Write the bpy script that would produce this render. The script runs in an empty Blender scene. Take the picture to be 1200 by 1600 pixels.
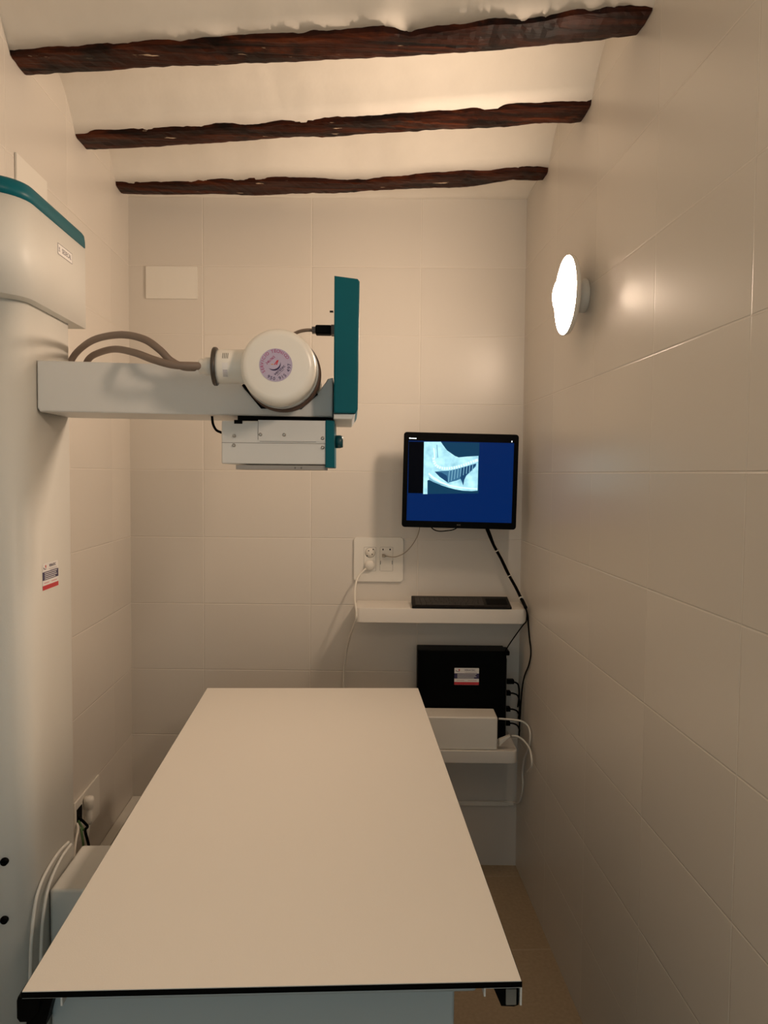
import bpy, bmesh, math, random
from mathutils import Vector, Matrix, noise
random.seed(7)
S = bpy.context.scene
C = S.collection
PI = math.pi

# ---------------------------------------------------------------- camera
EYE = 1.483
FPX = 1204.117
RV = Vector((0.99896, -0.0447, 0.0086)); FV = Vector((0.0451, 0.9978, -0.0491)).normalized()
RV = (RV - FV * RV.dot(FV)).normalized(); UV = RV.cross(FV)
cam_data = bpy.data.cameras.new('camera'); cam = bpy.data.objects.new('camera', cam_data); C.objects.link(cam)
cam_data.sensor_fit = 'HORIZONTAL'; cam_data.sensor_width = 36; cam_data.lens = 36 * FPX / 1200
cam_data.clip_start = 0.02
cam.matrix_world = Matrix((( RV.x, UV.x, -FV.x, 0), (RV.y, UV.y, -FV.y, 0), (RV.z, UV.z, -FV.z, EYE), (0, 0, 0, 1)))
S.camera = cam
# ---------------------------------------------------------------- light and exposure
S.view_settings.view_transform = 'Standard'; S.view_settings.look = 'None'
S.view_settings.gamma = 1; S.view_settings.use_curve_mapping = False
S.view_settings.exposure = 1.5
LAMP_STRENGTH = 33.0
DOOR_LAMP_STRENGTH = 24.0
LAMP_COLOUR = (1.0, 0.755, 0.56)
w = bpy.data.worlds.new('world'); S.world = w; w.use_nodes = True
w.node_tree.nodes['Background'].inputs[0].default_value = (0.62, 0.90, 1.0, 1)     # daylight behind the open doorway
w.node_tree.nodes['Background'].inputs[1].default_value = 0.36

# ---------------------------------------------------------------- geometry of the room (metres; camera above the origin)
XR = 0.6409; XL = -0.816; DB = 2.8376; SK = math.tan(-0.0528); YB = -1.1
def back_y(x, off=0): return DB + SK * (x - XR) - off
def ray(u, v): return FV + RV * ((u - 600) / FPX) - UV * ((v - 800) / FPX)
def O(d): return Vector((d.x, d.y, d.z + EYE))
def on_y(u, v, y): d = ray(u, v); return O(d * (y / d.y))
def on_x(u, v, x): d = ray(u, v); return O(d * (x / d.x))
def on_z(u, v, z): d = ray(u, v); return O(d * ((z - EYE) / d.z))
def on_back(u, v, off=0): d = ray(u, v); return O(d * ((DB - SK * XR - off) / (d.y - SK * d.x)))

# ---------------------------------------------------------------- materials
def mat(name, col, rough=0.5, metal=0.0, emit=None, estr=0, coat=0, spec=0.5, bump=0, bscale=200, var=0):
    m = bpy.data.materials.new(name); m.use_nodes = True; nt = m.node_tree; b = nt.nodes['Principled BSDF']
    b.inputs['Base Color'].default_value = (*col, 1); b.inputs['Roughness'].default_value = rough
    b.inputs['Metallic'].default_value = metal; b.inputs['Coat Weight'].default_value = coat
    b.inputs['Specular IOR Level'].default_value = spec
    if emit: b.inputs['Emission Color'].default_value = (*emit, 1); b.inputs['Emission Strength'].default_value = estr
    if bump or var:
        n = nt.nodes.new('ShaderNodeTexNoise'); n.inputs['Scale'].default_value = bscale; n.inputs['Detail'].default_value = 3
        tc = nt.nodes.new('ShaderNodeNewGeometry'); nt.links.new(tc.outputs['Position'], n.inputs['Vector'])
        if bump:
            bp = nt.nodes.new('ShaderNodeBump'); bp.inputs['Strength'].default_value = bump; bp.inputs['Distance'].default_value = .002
            nt.links.new(n.outputs['Fac'], bp.inputs['Height']); nt.links.new(bp.outputs['Normal'], b.inputs['Normal'])
        if var:
            mx = nt.nodes.new('ShaderNodeMix'); mx.data_type = 'RGBA'
            mx.inputs[6].default_value = (*[c * (1 - var) for c in col], 1); mx.inputs[7].default_value = (*[min(1, c * (1 + var)) for c in col], 1)
            nt.links.new(n.outputs['Fac'], mx.inputs[0]); nt.links.new(mx.outputs[2], b.inputs['Base Color'])
    return m

def tile_mat(name, axis, phase, col):
    """40 x 25 cm stacked wall tiles; axis 0: joints counted along x, axis 1: along y"""
    m = bpy.data.materials.new(name); m.use_nodes = True; nt = m.node_tree; N = nt.nodes; L = nt.links
    b = N['Principled BSDF']
    g = N.new('ShaderNodeNewGeometry'); sp = N.new('ShaderNodeSeparateXYZ'); L.new(g.outputs['Position'], sp.inputs[0])
    def M(op, a, c=None):
        n = N.new('ShaderNodeMath'); n.operation = op
        for i, q in enumerate((a, c)):
            if q is None: continue
            if isinstance(q, (int, float)): n.inputs[i].default_value = q
            else: L.new(q, n.inputs[i])
        return n.outputs[0]
    u = M('DIVIDE', M('SUBTRACT', sp.outputs[axis], phase), 0.4)
    v = M('DIVIDE', M('SUBTRACT', sp.outputs[2], EYE + 0.7586 - 2.5), 0.25)
    fu, fv = M('FRACT', u), M('FRACT', v)
    du = M('MULTIPLY', M('MINIMUM', fu, M('SUBTRACT', 1, fu)), 0.4)
    dv = M('MULTIPLY', M('MINIMUM', fv, M('SUBTRACT', 1, fv)), 0.25)
    d = M('MINIMUM', du, dv)
    def smooth(x, a, c):
        n = N.new('ShaderNodeMapRange'); n.interpolation_type = 'SMOOTHSTEP'; L.new(x, n.inputs[0]); n.inputs[1].default_value = a; n.inputs[2].default_value = c; return n.outputs[0]
    groove = smooth(d, 0.0009, 0.0026)            # 0 in the joint, 1 on the tile
    cell = N.new('ShaderNodeCombineXYZ'); L.new(M('FLOOR', u), cell.inputs[0]); L.new(M('FLOOR', v), cell.inputs[1])
    wn = N.new('ShaderNodeTexWhiteNoise'); wn.noise_dimensions = '2D'; L.new(cell.outputs[0], wn.inputs['Vector'])
    mx = N.new('ShaderNodeMix'); mx.data_type = 'RGBA'
    mx.inputs[6].default_value = (*[c * .97 for c in col], 1); mx.inputs[7].default_value = (*[min(1, c * 1.03) for c in col], 1)
    L.new(wn.outputs['Value'], mx.inputs[0])
    mg = N.new('ShaderNodeMix'); mg.data_type = 'RGBA'; mg.inputs[6].default_value = (*[min(1, c * 1.12) for c in col], 1)
    L.new(groove, mg.inputs[0]); L.new(mx.outputs[2], mg.inputs[7]); L.new(mg.outputs[2], b.inputs['Base Color'])
    # each tile is set at its own very slight tilt, then a soft satin ripple
    vs = N.new('ShaderNodeVectorMath'); vs.operation = 'SUBTRACT'; L.new(wn.outputs['Color'], vs.inputs[0]); vs.inputs[1].default_value = (.5, .5, .5)
    vm = N.new('ShaderNodeVectorMath'); vm.operation = 'SCALE'; L.new(vs.outputs[0], vm.inputs[0]); vm.inputs['Scale'].default_value = 0.007
    va = N.new('ShaderNodeVectorMath'); va.operation = 'ADD'; L.new(vm.outputs[0], va.inputs[0]); L.new(g.outputs['Normal'], va.inputs[1])
    vn = N.new('ShaderNodeVectorMath'); vn.operation = 'NORMALIZE'; L.new(va.outputs[0], vn.inputs[0])
    nz = N.new('ShaderNodeTexNoise'); nz.inputs['Scale'].default_value = 14; nz.inputs['Detail'].default_value = 1; L.new(g.outputs['Position'], nz.inputs['Vector'])
    h = M('ADD', M('MULTIPLY', groove, 1.0), M('MULTIPLY', nz.outputs['Fac'], 0.25))
    bp = N.new('ShaderNodeBump'); bp.inputs['Strength'].default_value = .7; bp.inputs['Distance'].default_value = .0014
    L.new(h, bp.inputs['Height']); L.new(vn.outputs[0], bp.inputs['Normal']); L.new(bp.outputs['Normal'], b.inputs['Normal'])
    b.inputs['Roughness'].default_value = 0.32; b.inputs['Specular IOR Level'].default_value = 0.42
    return m

TILE = (0.70, 0.655, 0.59)
M_back = tile_mat('tile_back', 0, -0.1428 - 4.0, TILE)
M_right = tile_mat('tile_right', 1, 2.4208 - 8.0, TILE)
M_left = tile_mat('tile_left', 1, 2.296 - 8.0, TILE)
M_plaster = mat('limewash plaster', (0.80, 0.755, 0.68), 0.9, bump=.9, bscale=16, var=.04)
M_floor = None
def floor_mat():
    m = bpy.data.materials.new('stoneware floor'); m.use_nodes = True; nt = m.node_tree; N = nt.nodes; L = nt.links; b = N['Principled BSDF']
    g = N.new('ShaderNodeNewGeometry')
    br = N.new('ShaderNodeTexBrick'); br.offset = 0; br.inputs['Scale'].default_value = 1; br.inputs['Brick Width'].default_value = .44; br.inputs['Row Height'].default_value = .44
    br.inputs['Mortar Size'].default_value = .003; br.inputs['Color1'].default_value = (.40, .30, .19, 1); br.inputs['Color2'].default_value = (.43, .325, .21, 1); br.inputs['Mortar'].default_value = (.47, .37, .25, 1)
    mp = N.new('ShaderNodeMapping'); mp.inputs['Location'].default_value = (.2, .32, 0); L.new(g.outputs['Position'], mp.inputs[0]); L.new(mp.outputs[0], br.inputs['Vector'])
    n = N.new('ShaderNodeTexNoise'); n.inputs['Scale'].default_value = 90; n.inputs['Detail'].default_value = 4; L.new(g.outputs['Position'], n.inputs['Vector'])
    mr = N.new('ShaderNodeMapRange'); L.new(n.outputs['Fac'], mr.inputs[0]); mr.inputs[3].default_value = .8; mr.inputs[4].default_value = 1.2
    mx = N.new('ShaderNodeMix'); mx.data_type = 'RGBA'; mx.blend_type = 'MULTIPLY'; mx.inputs[0].default_value = 1
    L.new(br.outputs['Color'], mx.inputs[6]); L.new(mr.outputs[0], mx.inputs[7]); L.new(mx.outputs[2], b.inputs['Base Color']); b.inputs['Roughness'].default_value = .5
    return m
M_floor = floor_mat()
def wood_mat():
    m = bpy.data.materials.new('old stained timber'); m.use_nodes = True; nt = m.node_tree; N = nt.nodes; L = nt.links; b = N['Principled BSDF']
    g = N.new('ShaderNodeNewGeometry'); mp = N.new('ShaderNodeMapping'); mp.inputs['Scale'].default_value = (3.5, 45, 45); L.new(g.outputs['Position'], mp.inputs[0])
    n = N.new('ShaderNodeTexNoise'); n.inputs['Scale'].default_value = 1; n.inputs['Detail'].default_value = 6; n.inputs['Distortion'].default_value = .8; L.new(mp.outputs[0], n.inputs['Vector'])
    r = N.new('ShaderNodeValToRGB'); r.color_ramp.elements[0].position = .32; r.color_ramp.elements[0].color = (.004, .0015, .001, 1)
    r.color_ramp.elements[1].position = .78; r.color_ramp.elements[1].color = (.115, .026, .006, 1)
    e = r.color_ramp.elements.new(.55); e.color = (.040, .008, .002, 1); L.new(n.outputs['Fac'], r.inputs[0])
    mp2 = N.new('ShaderNodeMapping'); mp2.inputs['Scale'].default_value = (14, 60, 60); L.new(g.outputs['Position'], mp2.inputs[0])
    n2 = N.new('ShaderNodeTexNoise'); n2.inputs['Scale'].default_value = 1; n2.inputs['Detail'].default_value = 5; L.new(mp2.outputs[0], n2.inputs['Vector'])
    r2 = N.new('ShaderNodeMapRange'); r2.inputs[1].default_value = .70; r2.inputs[2].default_value = .74; L.new(n2.outputs['Fac'], r2.inputs[0])
    mx = N.new('ShaderNodeMix'); mx.data_type = 'RGBA'; L.new(r2.outputs[0], mx.inputs[0]); L.new(r.outputs[0], mx.inputs[6]); mx.inputs[7].default_value = (.55, .42, .3, 1)   # flecks of whitewash
    n3 = N.new('ShaderNodeTexNoise'); n3.inputs['Scale'].default_value = 5.5; n3.inputs['Detail'].default_value = 5; n3.inputs['Roughness'].default_value = .7; L.new(g.outputs['Position'], n3.inputs['Vector'])
    r3 = N.new('ShaderNodeMapRange'); r3.inputs[1].default_value = .50; r3.inputs[2].default_value = .60; L.new(n3.outputs['Fac'], r3.inputs[0]); r3.inputs[4].default_value = .8
    m3 = N.new('ShaderNodeMix'); m3.data_type = 'RGBA'; L.new(r3.outputs[0], m3.inputs[0]); L.new(r.outputs[0], m3.inputs[6]); m3.inputs[7].default_value = (.003, .0015, .001, 1); L.new(m3.outputs[2], mx.inputs[6])   # charred, blackened wood
    L.new(mx.outputs[2], b.inputs['Base Color']); b.inputs['Roughness'].default_value = .5; b.inputs['Specular IOR Level'].default_value = .12
    bp = N.new('ShaderNodeBump'); bp.inputs['Strength'].default_value = .8; bp.inputs['Distance'].default_value = .004; L.new(n.outputs['Fac'], bp.inputs['Height']); L.new(bp.outputs['Normal'], b.inputs['Normal'])
    return m
M_wood = wood_mat()
W_paint = mat('white enamel', (0.74, 0.73, 0.68), 0.48, bump=.05, bscale=300)
W_arm = mat('pale grey enamel', (0.76, 0.75, 0.72), 0.38, bump=.05, bscale=300)
W_plastic = mat('white plastic', (0.80, 0.77, 0.70), 0.35)
W_lam = mat('white laminate', (0.80, 0.76, 0.70), 0.42, bump=.05, bscale=500)
W_top = mat('white table laminate', (0.86, 0.82, 0.75), 0.5, bump=.08, bscale=400, spec=.3)
W_cream = mat('cream tube housing', (0.86, 0.83, 0.76), 0.3)
W_box = mat('white painted box', (0.88, 0.84, 0.76), 0.45)
K_black = mat('black plastic', (0.001, 0.001, 0.001), 0.5, spec=.06)
K_gloss = mat('glossy black bezel', (0.001, 0.001, 0.001), 0.5, spec=.06)
K_rub = mat('black rubber', (0.001, 0.001, 0.001), 0.5, spec=.06)
K_key = mat('charcoal keycap', (0.050, 0.046, 0.042), 0.5, spec=.3)
K_kb = mat('dark keyboard shell', (0.006, 0.004, 0.003), 0.5, spec=.2)
K_edge = mat('black phenolic edge', (0.001, 0.001, 0.001), 0.5, spec=.06)
K_pc = mat('black painted steel', (0.001, 0.001, 0.001), 0.5, spec=.06)
T_teal = mat('teal plastic', (0.001, 0.115, 0.15), 0.4, spec=.2)
T_dark = mat('dark teal plastic', (0.003, 0.06, 0.075), 0.35)
G_hose = mat('grey brown hose', (0.22, 0.165, 0.13), 0.55)
G_cable = mat('grey cable', (0.35, 0.31, 0.25), 0.5)
G_steel = mat('brushed steel', (0.5, 0.48, 0.45), 0.3, metal=1)
G_alu = mat('dull aluminium', (0.36, 0.33, 0.30), 0.5, metal=.3)
G_dark = mat('dark metal ring', (0.10, 0.085, 0.075), 0.35, metal=.7)
G_ring = mat('pale blue grey ring', (0.45, 0.48, 0.49), 0.3, metal=.3)
G_lead = mat('lead shield brown', (0.09, 0.05, 0.035), 0.5)
G_line = mat('seam grey', (0.18, 0.17, 0.15), 0.6)
W_daytint = mat('white enamel with daylight tint', (0.42, 0.47, 0.48), 0.45)  # white casing; the cool cast of daylight is put into its colour
G_green = mat('green yellow earth wire', (0.08, 0.17, 0.06), 0.5)
L_white = mat('label white', (0.82, 0.80, 0.78), 0.4)
L_navy = mat('label navy', (0.035, 0.025, 0.09), 0.4)
L_red = mat('label red', (0.55, 0.03, 0.04), 0.4)
L_lilac = mat('sticker lilac', (0.50, 0.43, 0.58), 0.4)
L_mag = mat('sticker magenta ink', (0.42, 0.03, 0.16), 0.4)
L_ink = mat('sticker navy ink', (0.03, 0.01, 0.07), 0.4)
L_orange = mat('sticker orange', (0.75, 0.35, 0.12), 0.4)
L_pale = mat('sticker grey ink', (0.22, 0.18, 0.24), 0.4)
L_grey = mat('badge grey ink', (0.16, 0.15, 0.17), 0.4)
S_led = mat('white interface text', (.8, .9, 1), .5, emit=(.8, .92, 1), estr=.38)

# ---------------------------------------------------------------- mesh helpers
class MB:
    def __init__(s): s.bm = bmesh.new(); s.mats = []
    def mi(s, m):
        if m not in s.mats: s.mats.append(m)
        return s.mats.index(m)
    def _add(s, verts, faces, m, smooth=False, T=None):
        vs = [s.bm.verts.new(T @ Vector(v) if T else Vector(v)) for v in verts]; i = s.mi(m); out = []
        for f in faces:
            try: fc = s.bm.faces.new([vs[k] for k in f])
            except ValueError: continue
            fc.material_index = i; fc.smooth = smooth; out.append(fc)
        return vs, out
    def box(s, a, b, m, bev=0, T=None, seg=2):
        x0, y0, z0 = a; x1, y1, z1 = b
        vs, fs = s._add([(x0,y0,z0),(x1,y0,z0),(x1,y1,z0),(x0,y1,z0),(x0,y0,z1),(x1,y0,z1),(x1,y1,z1),(x0,y1,z1)],
               [(0,3,2,1),(4,5,6,7),(0,1,5,4),(1,2,6,5),(2,3,7,6),(3,0,4,7)], m, T=T)
        if bev:
            es = list({e for f in fs for e in f.edges})
            r = bmesh.ops.bevel(s.bm, geom=es, offset=bev, segments=seg, affect='EDGES', profile=.5)
            for f in r['faces']: f.smooth = True; f.material_index = s.mi(m)
        return s
    def prism(s, pts, ext, m, T=None, bev=0, smooth=False):
        """closed outline pts (3-D) pushed along vector ext"""
        n = len(pts); P = [Vector(p) for p in pts]; ext = Vector(ext); Q = [p + ext for p in P]
        vs, fs = s._add(P + Q, [tuple(range(n))[::-1], tuple(range(n, 2*n))] + [(i, (i+1) % n, n + (i+1) % n, n + i) for i in range(n)], m, T=T)
        if smooth:
            for f in fs[2:]: f.smooth = True
        if bev:
            es = list(set(fs[0].edges) | set(fs[1].edges))
            r = bmesh.ops.bevel(s.bm, geom=es, offset=bev, segments=2, affect='EDGES', profile=.5)
            for f in r['faces']: f.smooth = True; f.material_index = s.mi(m)
        return s
    def lathe(s, prof, m, T, n=48, smooth=True):
        """prof: (radius, height) pairs along local z"""
        vs = []; fs = []
        for r, h in prof:
            for k in range(n): a = 2*PI*k/n; vs.append((r*math.cos(a), r*math.sin(a), h))
        for j in range(len(prof) - 1):
            for k in range(n): fs.append((j*n+k, j*n+(k+1) % n, (j+1)*n+(k+1) % n, (j+1)*n+k))
        fs.append(tuple(range(n))[::-1]); fs.append(tuple((len(prof)-1)*n + k for k in range(n)))
        v, f = s._add(vs, fs, m, smooth, T)
        if len(f) >= 2:
            f[-1].smooth = False; f[-2].smooth = False
        return s
    def tube(s, pts, r, m, n=10, samples=8):
        P = [Vector(p) for p in pts]; pth = []
        for i in range(len(P) - 1):
            p0 = P[max(0, i-1)]; p1 = P[i]; p2 = P[i+1]; p3 = P[min(len(P)-1, i+2)]
            for k in range(samples):
                t = k / samples
                pth.append(0.5*((2*p1) + (p2-p0)*t + (2*p0-5*p1+4*p2-p3)*t*t + (3*p1-p0-3*p2+p3)*t**3))
        pth.append(P[-1]); vs = []; fs = []; side = None
        for i, q in enumerate(pth):
            d = (pth[min(i+1, len(pth)-1)] - pth[max(0, i-1)]).normalized()
            if side is None: side = d.orthogonal().normalized()
            side = (side - d*side.dot(d)).normalized(); up = d.cross(side)
            for k in range(n): a = 2*PI*k/n; vs.append(q + (side*math.cos(a) + up*math.sin(a))*r)
        for i in range(len(pth)-1):
            for k in range(n): fs.append((i*n+k, i*n+(k+1) % n, (i+1)*n+(k+1) % n, (i+1)*n+k))
        fs.append(tuple(range(n))[::-1]); fs.append(tuple((len(pth)-1)*n+k for k in range(n)))
        s._add(vs, fs, m, True); return s
    def text(s, txt, size, m, T, align='CENTER', ext=0.0002, sx=1.0):
        cu = bpy.data.curves.new('t', 'FONT'); cu.body = txt; cu.size = size; cu.align_x = align; cu.align_y = 'CENTER'; cu.resolution_u = 3; cu.extrude = ext
        o = bpy.data.objects.new('t', cu); C.objects.link(o); bpy.context.view_layer.update()
        me = o.to_mesh(); vs = [(v.co.x*sx, v.co.y, v.co.z) for v in me.vertices]; fs = [tuple(p.vertices) for p in me.polygons]
        o.to_mesh_clear(); bpy.data.objects.remove(o); bpy.data.curves.remove(cu)
        s._add(vs, fs, m, T=T); return s
    def build(s, name, parent=None, mods=None):
        bmesh.ops.recalc_face_normals(s.bm, faces=s.bm.faces)
        me = bpy.data.meshes.new(name)
        # origin at the middle of the base
        if s.bm.verts:
            xs = [v.co.x for v in s.bm.verts]; ys = [v.co.y for v in s.bm.verts]; zs = [v.co.z for v in s.bm.verts]
            o0 = Vector(((min(xs)+max(xs))/2, (min(ys)+max(ys))/2, min(zs)))
        else: o0 = Vector()
        for v in s.bm.verts: v.co -= o0
        s.bm.to_mesh(me); s.bm.free()
        for m in s.mats: me.materials.append(m)
        o = bpy.data.objects.new(name, me); C.objects.link(o)
        if parent is None: o.location = o0
        else:
            pw = world_loc(parent); o.parent = parent; o.location = o0 - pw
        return o
def world_loc(o):
    v = Vector(o.location)
    while o.parent: o = o.parent; v = v + Vector(o.location)
    return v
def empty(name, loc):
    o = bpy.data.objects.new(name, None); o.empty_display_size = .05; C.objects.link(o); o.location = loc; return o
def tag(o, label, cat, group=None):
    o['label'] = label; o['category'] = cat
    if group: o['group'] = group
    return o
def struct(o): o['kind'] = 'structure'; return o
def frame(origin, xdir, ydir):
    """matrix whose local x, y lie along xdir, ydir and z faces out"""
    x = Vector(xdir).normalized(); y = Vector(ydir); y = (y - x*y.dot(x)).normalized(); z = x.cross(y)
    return Matrix(((x.x, y.x, z.x, origin[0]), (x.y, y.y, z.y, origin[1]), (x.z, y.z, z.z, origin[2]), (0, 0, 0, 1)))
def rrect(w, h, r, n=5):
    out = []
    for cx, cy, a0 in ((w/2-r, h/2-r, 0), (-w/2+r, h/2-r, PI/2), (-w/2+r, -h/2+r, PI), (w/2-r, -h/2+r, 3*PI/2)):
        for k in range(n+1): a = a0 + PI/2*k/n; out.append((cx + r*math.cos(a), cy + r*math.sin(a), 0))
    return out
BX = Vector((1, SK, 0)).normalized()                 # along the back wall
BN = Vector((SK, -1, 0)).normalized()                # out of the back wall, into the room
TB = lambda p: frame(p, BX, (0, 0, 1))               # local z points into the room
TY = lambda p: frame(p, (1, 0, 0), (0, 0, 1))        # local z points towards -y (the camera)

# ================================================================ SETTING
H = 2.75
struct(MB().box((XL-.12, YB-.12, -.1), (XR+.12, 3.1, 0), M_floor).build('floor'))
struct(MB().box((XR, YB-.12, 0), (XR+.12, 3.1, H), M_right).build('wall_right'))
struct(MB().box((XL-.12, YB-.12, 0), (XL, 3.1, H), M_left).build('wall_left'))
b0, b1 = back_y(XL), back_y(XR)
struct(MB().prism([(XL, b0, 0), (XR, b1, 0), (XR, b1+.15, 0), (XL, b0+.15, 0)], (0, 0, H), M_back).build('wall_back'))
m = MB()
DX0, DX1, DZ = -.55, .35, 2.1
m.box((XL, YB-.12, 0), (DX0, YB, H), M_plaster); m.box((DX1, YB-.12, 0), (XR, YB, H), M_plaster); m.box((DX0, YB-.12, DZ), (DX1, YB, H), M_plaster)
struct(m.build('wall_front'))

# beams: near and far edge of each timber's underside, traced to the plane where it lies
ZB = EYE + 0.998
edges = [
 ([(20,82),(100,77),(200,70),(300,64),(440,55),(560,48),(600,44),(640,50),(700,45),(760,36),(850,30),(900,20),(960,14),(1020,13)],
  [(42,113),(150,108),(300,98),(440,95),(560,88),(640,83),(740,76),(850,70),(940,60),(1003,51)]),
 ([(122,208),(200,205),(330,198),(440,193),(560,185),(640,180),(740,172),(850,163),(922,161)],
  [(138,231),(200,228),(330,221),(400,215),(520,210),(640,203),(740,198),(850,190),(906,187)]),
 ([(188,287),(260,287),(330,283),(420,279),(470,280),(540,283),(600,280),(650,274),(740,269),(820,263),(853,264)],
  [(196,301),(260,302),(330,300),(400,303),(470,300),(520,299),(600,294),(700,290),(740,288),(800,278),(843,278)])]
def interp(line):
    P = [on_z(u, v, ZB) for u, v in line]
    def f(x):
        if x <= P[0].x: a, b = P[0], P[1]
        elif x >= P[-1].x: a, b = P[-2], P[-1]
        else:
            for a, b in zip(P, P[1:]):
                if a.x <= x <= b.x: break
        return a.y + (b.y - a.y) * (x - a.x) / (b.x - a.x)
    return f
near = [interp(e[0]) for e in edges]; far = [interp(e[1]) for e in edges]
# two more timbers overhead, nearer than the picture shows, at the same spacing
def lin(x, l, r): t = (x - XL) / (XR - XL); return l + (r - l) * t
extra_near = [lambda x: lin(x, 1.06, .80), lambda x: lin(x, 1.50, 1.22)]
extra_far = [lambda x: lin(x, 1.15, .89), lambda x: lin(x, 1.59, 1.31)]
NEAR = extra_near + near; FAR = extra_far + far
NX = 90
def ceiling():
    m = MB(); rows = []
    xs = [XL + (XR - XL) * i / NX for i in range(NX + 1)]
    vs = []; fs = []; n_s = 12
    for x in xs:
        col = [(x, YB - .1, ZB + .01)]
        prev = lambda x: YB
        starts = [YB] + [f(x) for f in FAR]; ends = [f(x) for f in NEAR] + [back_y(x) + .01]
        for j, (a, b) in enumerate(zip(starts, ends)):
            rise = .115 if 1 <= j < len(starts) - 1 else (.02 if j else .05)
            for k in range(n_s + 1):
                t = k / n_s; y = a + (b - a) * t
                e = 0
                q = noise.noise(Vector((x * 9, y * 9, j))) * .004 + noise.noise(Vector((x * 30, y * 20, j + 5))) * .0016
                z = ZB + rise * (1 - (2*t - 1)**2) + q * (1 if 0 < k < n_s else .4)
                if k == 0 and j > 0: z = ZB - .002 + q
                if k == n_s: y += noise.noise(Vector((x * 14, j * 3, 9))) * .003; z = ZB - .001 + q*.5
                if k == 0: y += noise.noise(Vector((x * 14, j * 7, 1))) * .002
                if k == 0 and j > 0: col.append((x, y - .004, ZB + .03))
                if j == len(starts) - 1 and k == n_s: z = ZB + .01
                col.append((x, y, z))
                if k == n_s and j < len(starts) - 1: col.append((x, y + .004, ZB + .03))
        rows.append(col)
    nc = len(rows[0])
    for r in rows: vs += r
    for i in range(len(rows) - 1):
        for k in range(nc - 1): fs.append((i*nc+k, (i+1)*nc+k, (i+1)*nc+k+1, i*nc+k+1))
    m._add(vs, fs, M_plaster, True)
    # slab above
    m.box((XL-.12, YB-.12, H-.03), (XR+.12, 3.1, H+.05), M_plaster)
    return struct(m.build('ceiling'))
ceiling()
beam_labels = {4: 'thin dark timber ceiling beam farthest away, just before the back wall', 3: 'dark brown timber ceiling beam in the middle of the three',
               2: 'thickest dark brown timber ceiling beam, nearest, with a black scorched right end',
               }
for j in (2, 3, 4):
    m = MB(); vs = []; fs = []; n = 9; L = 120
    for i in range(L + 1):
        x = XL + .001 + (XR - XL - .002) * i / L
        a, b = NEAR[j](x), FAR[j](x); c = (a + b) / 2; hw = (b - a) / 2 + .004
        for k in range(n):
            t = k / (n - 1); ang = PI * t
            y = c - hw * (1 + .0) * math.cos(ang) * (1.0)
            z = ZB - .013 * (max(0, math.sin(ang)) ** .4) + .003
            z += noise.noise(Vector((x*7, t*3, j*9))) * .004 + noise.noise(Vector((x*40, t*8, j))) * .0025
            y += noise.noise(Vector((x*12, j, t*2))) * .004 + noise.noise(Vector((x*60, j, t*5))) * .0015
            vs.append((x, y, z))
        vs.append((x, c + hw, ZB + .05)); vs.append((x, c - hw, ZB + .05))
    q = n + 2
    for i in range(L):
        for k in range(q): fs.append((i*q+k, i*q+(k+1) % q, (i+1)*q+(k+1) % q, (i+1)*q+k))
    fs.append(tuple(range(q))); fs.append(tuple(L*q+k for k in range(q))[::-1])
    m._add(vs, fs, M_wood, False)
    tag(m.build('ceiling_beam'), beam_labels[j], 'beam', 'timber ceiling beams')

# ================================================================ WALL LAMP
LP = Vector((XR, 2.104, 1.974))
lamp = tag(empty('wall_lamp', LP), 'lit round white lamp on the right wall, above and right of the monitor', 'lamp')
TL_ = frame(LP, (0, 1, 0), (0, 0, 1))
if (TL_ @ Vector((0, 0, 1)) - LP).x > 0: TL_ = frame(LP, (0, -1, 0), (0, 0, 1))
MB().lathe([(.001, .0), (.044, .0), (.046, .004), (.044, .022), (.036, .026), (.030, .036), (.001, .036)], W_plastic, TL_).build('lamp_base', lamp)
MB().lathe([(.03, .034), (.07, .037), (.098, .041), (.104, .044), (.1068, .050), (.1068, .055), (.105, .0565)], W_plastic, TL_, 64).build('lamp_housing', lamp)
M_glow = mat('lamp diffuser', (1, .95, .85), .5, emit=LAMP_COLOUR, estr=LAMP_STRENGTH)
MB().lathe([(.1045, .0555), (.104, .0575), (.095, .0605), (.078, .0645), (.060, .0695), (.046, .0755), (.034, .082), (.020, .0865), (.001, .088)], M_glow, TL_, 64).build('lamp_diffuser', lamp)

# the room's second lamp of the same kind, on the same wall nearer the doorway
lamp_b = lamp.copy(); C.objects.link(lamp_b); lamp_b.location = (XR, 0.55, 1.974)
lamp_b['label'] = 'lit round white lamp on the right wall nearest the doorway, out of the picture'
for ch in list(lamp.children):
    c_ = ch.copy(); C.objects.link(c_); c_.parent = lamp_b
    if 'diffuser' in ch.name:
        c_.data = ch.data.copy(); c_.data.materials[0] = mat('lamp diffuser, dimmer bulb', (1, .95, .85), .5, emit=LAMP_COLOUR, estr=DOOR_LAMP_STRENGTH)

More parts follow.
